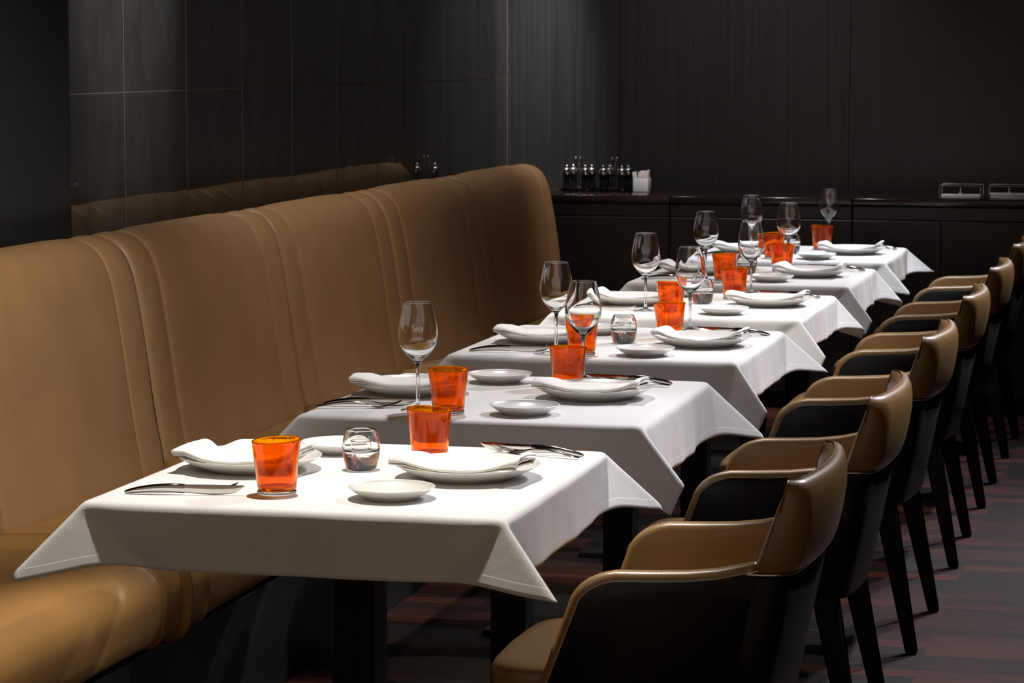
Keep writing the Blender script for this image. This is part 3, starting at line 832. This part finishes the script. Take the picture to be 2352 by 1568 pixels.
# ------------------------------------------------------------------ lay the tables
def lay_tables():
    used = {}
    protos = dict(plate=make_plate(.132, .027, 'dinner_plate', 'plate'), saucer=make_plate(.0755, .0215, 'side_plate', 'plate'),
                  tumbler=make_tumbler(), wine=make_wine(), votive=make_votive(), knife=make_knife(), fork=make_fork(),
                  napA=make_napkin(1, lift0=.018, lift1=.014, crown_h=.008), napB=make_napkin(5, W=.122, lift0=.004, lift1=.004, crown_h=.019), napC=make_napkin(9, W=.10, lift0=.018, lift1=.014, crown_h=.006))
    def put(kind, x, y, z, rz, label, group):
        if kind not in used:
            o = protos[kind]; o.location = (x, y, z); o.rotation_euler = (0, 0, rz); o['label'] = label; o['group'] = group; used[kind] = 1
            return o
        return dup(protos[kind], (x, y, z), rz, label, group)
    side = {'L': 'banquette side', 'R': 'chair side'}
    data = {
     'tumbler': {0: dict(L=(-.073, -.250), R=(.073, .218)), 1: dict(L=(-.064, -.312), R=(.082, .198)), 2: dict(L=(-.032, -.350), R=(.105, .130)),
                 3: dict(L=(-.018, -.340), R=(.084, .190)), 4: dict(L=(-.052, -.320), R=(.070, .172)), 5: dict(L=(-.048, -.34), R=(.069, .155))},
     'wine': {1: dict(L=(-.143, -.270), R=(.082, .362)), 2: dict(L=(-.110, -.300), R=(.124, .335)), 3: dict(L=(-.108, -.270), R=(.110, .362)),
              4: dict(L=(-.128, -.255), R=(.068, .345)), 5: dict(L=(-.143, -.265), R=(.076, .300))},
     'votive': {0: (-.012, .054), 2: (.012, -.033), 3: (.015, .008), 4: (-.029, .014), 5: (-.020, -.065)},
     'plate': {0: dict(L=(-.213, .015), R=(.201, .012)), 1: dict(L=(-.238, .013), R=(.179, .030)), 2: dict(L=(-.198, -.042), R=(.222, -.035)),
               3: dict(L=(-.188, -.045), R=(.221, .004)), 4: dict(L=(-.206, .010), R=(.197, -.008)), 5: dict(L=(-.199, -.035), R=(.204, -.009))},
     'saucer': {0: dict(L=(-.117, .262), R=(.134, -.247)), 1: dict(L=(-.096, .268), R=(.095, -.278)), 2: dict(L=(-.105, .200), R=(.124, -.310)),
                3: dict(L=(-.10, .26), R=(.133, -.312)), 4: dict(L=(-.10, .25), R=(.098, -.259)), 5: dict(L=(-.10, .22), R=(.109, -.315))}}
    for i, yc in enumerate(TY):
        tn = 'the %s table from the camera' % ORD[i]
        for s in 'LR':
            sn = side[s]
            x, y = data['plate'][i][s]
            put('plate', TX + x, yc + y, CZ, 0, 'white dinner plate under a napkin, %s of %s' % (sn, tn), 'dinner plates')
            nk = ['napA', 'napB', 'napC'][(i * 2 + (s == 'R') * 1) % 3]
            if i == 1: nk = 'napB'
            ny = -.038 if s == 'L' else -.042
            rz = (-.05, .02, -.03, .04, -.02, .03)[i] + (.0 if s == 'L' else -.05)
            put(nk, TX + x, yc + y + ny, CZ + .0100, rz, 'folded white cloth napkin across the plate, %s of %s' % (sn, tn), 'cloth napkins on the plates')
            x, y = data['saucer'][i][s]
            put('saucer', TX + x, yc + y, CZ, 0, 'small white side plate, empty, %s of %s' % (sn, tn), 'side plates')
            x, y = data['tumbler'][i][s]
            put('tumbler', TX + x, yc + y, CZ, (i * 1.3 + (2.4 if s == 'R' else 0)), 'orange bubbled glass tumbler, %s of %s' % (sn, tn), 'orange tumblers')
            if i in data['wine']:
                x, y = data['wine'][i][s]
                put('wine', TX + x, yc + y, CZ, 0, 'empty stemmed wine glass, %s of %s' % (sn, tn), 'wine glasses')
        if i in data['votive']:
            x, y = data['votive'][i]
            put('votive', TX + x, yc + y, CZ, i * .7, 'clear rounded glass candle holder near the middle of %s' % tn, 'glass candle holders')
        # cutlery: left setting handles toward the banquette, right setting handles toward the chairs
        K = [  # knife left, fork left, knife right, fork right: x, y, degrees
            ((-1.681, 4.474, 8), (-1.690, 4.500, 14), (-1.209, 5.094, 172), (-1.200, 5.073, 163)),
            ((-1.716, 5.712, 8.6), (-1.730, 5.676, 17), (-1.255, 6.262, 174), (-1.245, 6.226, 170)),
            ((-1.682, 6.844, 6.5), (-1.690, 6.885, 12), (-1.200, 7.430, 172), (-1.195, 7.400, 167)),
            ((-1.692, 8.023, 6.2), (-1.695, 8.060, 12), (-1.216, 8.620, 168), (-1.210, 8.585, 165)),
            ((-1.690, 9.180, 7), (-1.695, 9.215, 12), (-1.205, 9.740, 170), (-1.200, 9.705, 166)),
            ((-1.690, 10.31, 6), (-1.695, 10.345, 12), (-1.205, 10.83, 171), (-1.200, 10.795, 167))][i]
        for (kx, ky, dg), kind, s in zip(K, ('knife', 'fork', 'knife', 'fork'), 'LLRR'):
            put(kind, kx, ky, CZ, R(dg), 'polished steel table %s, %s of %s' % (kind, side[s], tn), 'table knives' if kind == 'knife' else 'table forks')
lay_tables()

# ------------------------------------------------------------------ chairs
def slab(bm, path, prof, lean, zref, cap=3):
    """sweep a closed profile (inward offset, z) along a plan path with a backward lean"""
    P = [Vector((x, y, 0)) for x, y in path]; N = len(P); rings = []
    cx = sum(q[0] for q in prof) / len(prof); cz = sum(q[1] for q in prof) / len(prof)
    for i, p in enumerate(P):
        t = (P[min(i + 1, N - 1)] - P[max(i - 1, 0)]).normalized()
        nrm = Vector((-t.y, t.x, 0))      # inward for counter-clockwise path
        e = min(i, N - 1 - i)
        shr = (0.72, 0.93, 0.985)[e] if cap and e < 3 else 1
        ring = []
        for o, z in prof:
            oo = cx + (o - cx) * shr; zz = cz + (z - cz) * (1 - (1 - shr) * .25)
            if cap and z > .66: zz -= (.020, .007, .002)[e] * (z - .66) / .14 if e < 3 else 0
            q = p + nrm * oo
            ex = (.16, .145, .12, .08, .04, .015)[e] if cap and e < 6 and zz > .64 else 0
            ring.append((q.x + (lean + ex) * (zz - zref), q.y, zz))
        rings.append(ring)
    loft(bm, rings)
def rrect(o0, o1, z0, z1, r, n=4, bulge=0):
    pts = []
    for (cx, cz, a0) in ((o1 - r, z0 + r, -90), (o1 - r, z1 - r, 0), (o0 + r, z1 - r, 90), (o0 + r, z0 + r, 180)):
        for k in range(n + 1):
            a = R(a0 + 90 * k / n); pts.append((cx + r * math.cos(a), cz + r * math.sin(a)))
        if bulge and a0 == 0: pass
    return pts
def prism_xz(bm, outline, y0, y1, bev, seg=3):
    b = bmesh.new()
    f = b.faces.new([b.verts.new((x, y0, z)) for x, z in outline])
    r = bmesh.ops.extrude_face_region(b, geom=[f])
    for v in [g for g in r['geom'] if isinstance(g, bmesh.types.BMVert)]: v.co.y = y1
    bmesh.ops.recalc_face_normals(b, faces=b.faces)
    ed = [e for e in b.edges if len(e.link_faces) == 2 and e.calc_face_angle(0) > R(50)]
    if bev: bmesh.ops.bevel(b, geom=ed, offset=bev, segments=seg, profile=0.5, affect='EDGES')
    merge(bm, b)
def make_chair():
    # local frame: origin on the floor under the seat, chair faces -x, world x = local - 0.85
    t = thing('dining_chair', '', 'chair')
    X = lambda x: x + .85
    hw = .270
    # back path (counter-clockwise seen from above so inward is left): from near front corner round the rear
    def path(front_x, w, rear_x, bulge, rc, nside=5):
        pts = []
        xr = rear_x
        for k in range(nside): pts.append((front_x + (xr - rc - front_x) * k / nside, -w))
        for k in range(9):
            a = -PI / 2 + (PI / 2 - .12) * k / 8
            pts.append((xr - rc + rc * math.cos(a), -w + rc + rc * math.sin(a)))
        y0 = pts[-1][1]; x0 = pts[-1][0]
        m = 14
        for k in range(1, m):
            f = k / m; yy = y0 + (-2 * y0) * f
            pts.append((x0 + bulge * (1 - (2 * f - 1) ** 2), yy))
        q = [(x, -y) for x, y in reversed(pts[:nside + 9])]
        return pts + q
    zr = .66
    # padded back rest, wraps the rear corners
    pth = path(X(-.684), hw, X(-.614), .020, .055, 4)
    prof = [(.048, .646), (.052, .665), (.053, .72), (.052, .772), (.047, .789), (.040, .797), (.031, .8005), (.023, .800), (.015, .795), (.008, .785), (.002, .768), (-.003, .742), (-.005, .705), (-.004, .672), (-.001, .653), (.003, .646)]
    bm = bmesh.new(); slab(bm, pth, prof, .20, zr)
    br = mesh_obj('backrest', bm, CHAIR_LEATHER, t, ang=180)
    # piping along the top seam and down the near ends
    bm = bmesh.new()
    P = [Vector((x, y, 0)) for x, y in pth]
    def on(i, off, z):
        tt = (P[min(i + 1, len(P) - 1)] - P[max(i - 1, 0)]).normalized(); nn = Vector((-tt.y, tt.x, 0))
        e = min(i, len(P) - 1 - i); ex = (.16, .145, .12, .08, .04, .015)[e] if e < 6 and z > .65 else 0
        q = P[i] + nn * off; return Vector((q.x + (.20 + ex) * (z - zr), q.y, z))
    pts = [on(2, o_, z) for o_, z in ((-.002, .655), (-.0055, .70), (-.002, .745), (.006, .772))] + [on(3, .012, .786)] + [on(i, .031, .8012) for i in range(5, len(P) - 5)] + [on(len(P) - 4, .012, .786)] + [on(len(P) - 3, o_, z) for o_, z in ((.006, .772), (-.002, .745), (-.0055, .70), (-.002, .655))]
    tube(bm, pts, .0016, 6)
    mesh_obj('piping_or_gap_shade', bm, PIPING, br)
    # rear veneer shell below the pad, rounding the corners into the sides
    pth2 = path(X(-.695), hw - .001, X(-.620), .016, .052, 4)
    bm = bmesh.new(); slab(bm, pth2, rrect(0, .012, .375, .640, .003, 1), .20, zr, cap=0)
    mesh_obj('back_shell', bm, VENEER, t, ang=50)
    bm = bmesh.new()
    P = [Vector((x, y, 0)) for x, y in pth2]
    tube(bm, [on(i, -.0005, .6432) for i in range(len(P))], .0026, 8)
    mesh_obj('metal_trim', bm, TRIM, t, ang=50)
    # inner leather of the back below the pad
    pth3 = path(X(-.70), hw - .014, X(-.634), .016, .045, 4)
    bm = bmesh.new(); slab(bm, pth3, rrect(0, .030, .40, .650, .008, 2), .20, zr)
    mesh_obj('inner_back', bm, CHAIR_LEATHER, t, ang=180)
    # sides
    def side_outline(g, top=0.0):
        # g: growth of the outline toward top and front
        o = [(-1.050 - g, .375), (-1.040 - g, .44), (-.985 - g * 1.05, .585 + g * .3)]
        # rounded top front corner
        c0 = Vector((-.985 - g * 1.05, .585 + g * .3)); c1 = Vector((-.968 - g, .612 + g)); c2 = Vector((-.925, .622 + g))
        for k in range(1, 6):
            f = k / 6; q = c0 * (1 - f) ** 2 + c1 * 2 * f * (1 - f) + c2 * f ** 2; o.append((q.x, q.y))
        for x, z in ((-.925, .622), (-.86, .624), (-.80, .627), (-.75, .633), (-.715, .641), (-.680, .649)): o.append((x, z + g))
        o.append((-.693, .60)); o.append((-.730, .375))
        return [(x + .85, z) for x, z in o]
    for s in (-1, 1):
        bm = bmesh.new(); prism_xz(bm, side_outline(0), s * hw, s * (hw - .010), .0015, 1)
        mesh_obj('side_shell', bm, VENEER, t, ang=50)
        bm = bmesh.new(); prism_xz(bm, side_outline(.0015), s * (hw - .002), s * (hw - .008), 0)
        mesh_obj('metal_trim', bm, TRIM, t, ang=50)
        bm = bmesh.new(); prism_xz(bm, side_outline(.0155), s * (hw - .002), s * (hw - .036), .0125, 4)
        for v in bm.verts:
            pass
        mesh_obj('arm', bm, CHAIR_LEATHER, t, ang=70)
    # seat cushion
    bm = bmesh.new()
    n = 24; rings = []
    for j in range(13):
        f = j / 12
        z = .402 + .052 * f
        ring = []
        sh = .012 * (2 * f - 1) ** 4
        for k in range(64):
            a = 2 * PI * k / 64
            ca, sa = math.cos(a), math.sin(a)
            ex = .16 if ca < 0 else .12
            x = X(-.925) + (.235 - sh) * (abs(ca) ** .28) * (1 if ca > 0 else -1)
            y = (.232 - sh) * (abs(sa) ** .28) * (1 if sa > 0 else -1)
            if ca < 0: x -= .014 * (1 - (y / .232) ** 2)
            ring.append((x, y, z))
        rings.append(ring)
    cxm = X(-.925)
    for f in (.9, .75, .55, .3, .1):
        rings.append([(cxm + (x - cxm) * f, y * f, .454 + .014 * (1 - f ** 2) - .0) for x, y, z in rings[12]])
    loft(bm, rings)
    mesh_obj('seat', bm, CHAIR_LEATHER, t, ang=70)
    bm = bmesh.new(); bx(bm, X(-1.135), X(-.71), -.225, .225, .352, .4015, .006, 2)
    mesh_obj('seat_frame', bm, VENEER, t)
    def leg(x0, y0, z0, x1, y1, a0, b0, a1, b1):
        bm = bmesh.new(); rings = []
        for f in (0, .02, .5, .98, 1):
            x = x0 + (x1 - x0) * f; y = y0 + (y1 - y0) * f; z = z0 * (1 - f)
            a = a0 + (a1 - a0) * f; b = b0 + (b1 - b0) * f; r = .004
            if f in (0, 1): a -= .003; b -= .003
            pts = []
            for (sx, sy) in ((-1, -1), (1, -1), (1, 1), (-1, 1)):
                for (dx, dy) in (((-1, 0), (0, -1)) if sx * sy > 0 else ((0, -1), (-1, 0))):
                    pts.append((x + sx * (a + dx * r), y + sy * (b + dy * r), z))
            rings.append(pts)
        loft(bm, rings); mesh_obj('leg', bm, VENEER, t, ang=30)
    for s in (-1, 1):
        leg(X(-.728), s * .240, .395, X(-.648), s * .275, .028, .022, .015, .013)
        leg(X(-1.06), s * .205, .372, X(-1.075), s * .215, .024, .020, .014, .013)
    return t
def build_chairs():
    ch = make_chair()
    ys = [4.765, 5.925, 7.175, 8.375, 9.49, 10.66]
    xs = [-.85, -.846, -.85, -.85, -.848, -.842]
    rz = [0, .012, -.01, .008, 0, -.012]
    for i, y in enumerate(ys):
        lab = ('black and caramel leather armchair, nearest the camera, cut by the bottom edge', 'black and caramel leather armchair at the second table from the camera',
               'black and caramel leather armchair at the third table from the camera', 'black and caramel leather armchair at the fourth table from the camera',
               'black and caramel leather armchair at the fifth table from the camera', 'black and caramel leather armchair farthest from the camera, by the cabinets')[i]
        if i == 0: ch.location = (xs[i], y, 0); ch.rotation_euler = (0, 0, rz[i]); ch['label'] = lab; ch['group'] = 'leather armchairs in the row'
        else: dup(ch, (xs[i], y, 0), rz[i], lab, 'leather armchairs in the row')
build_chairs()
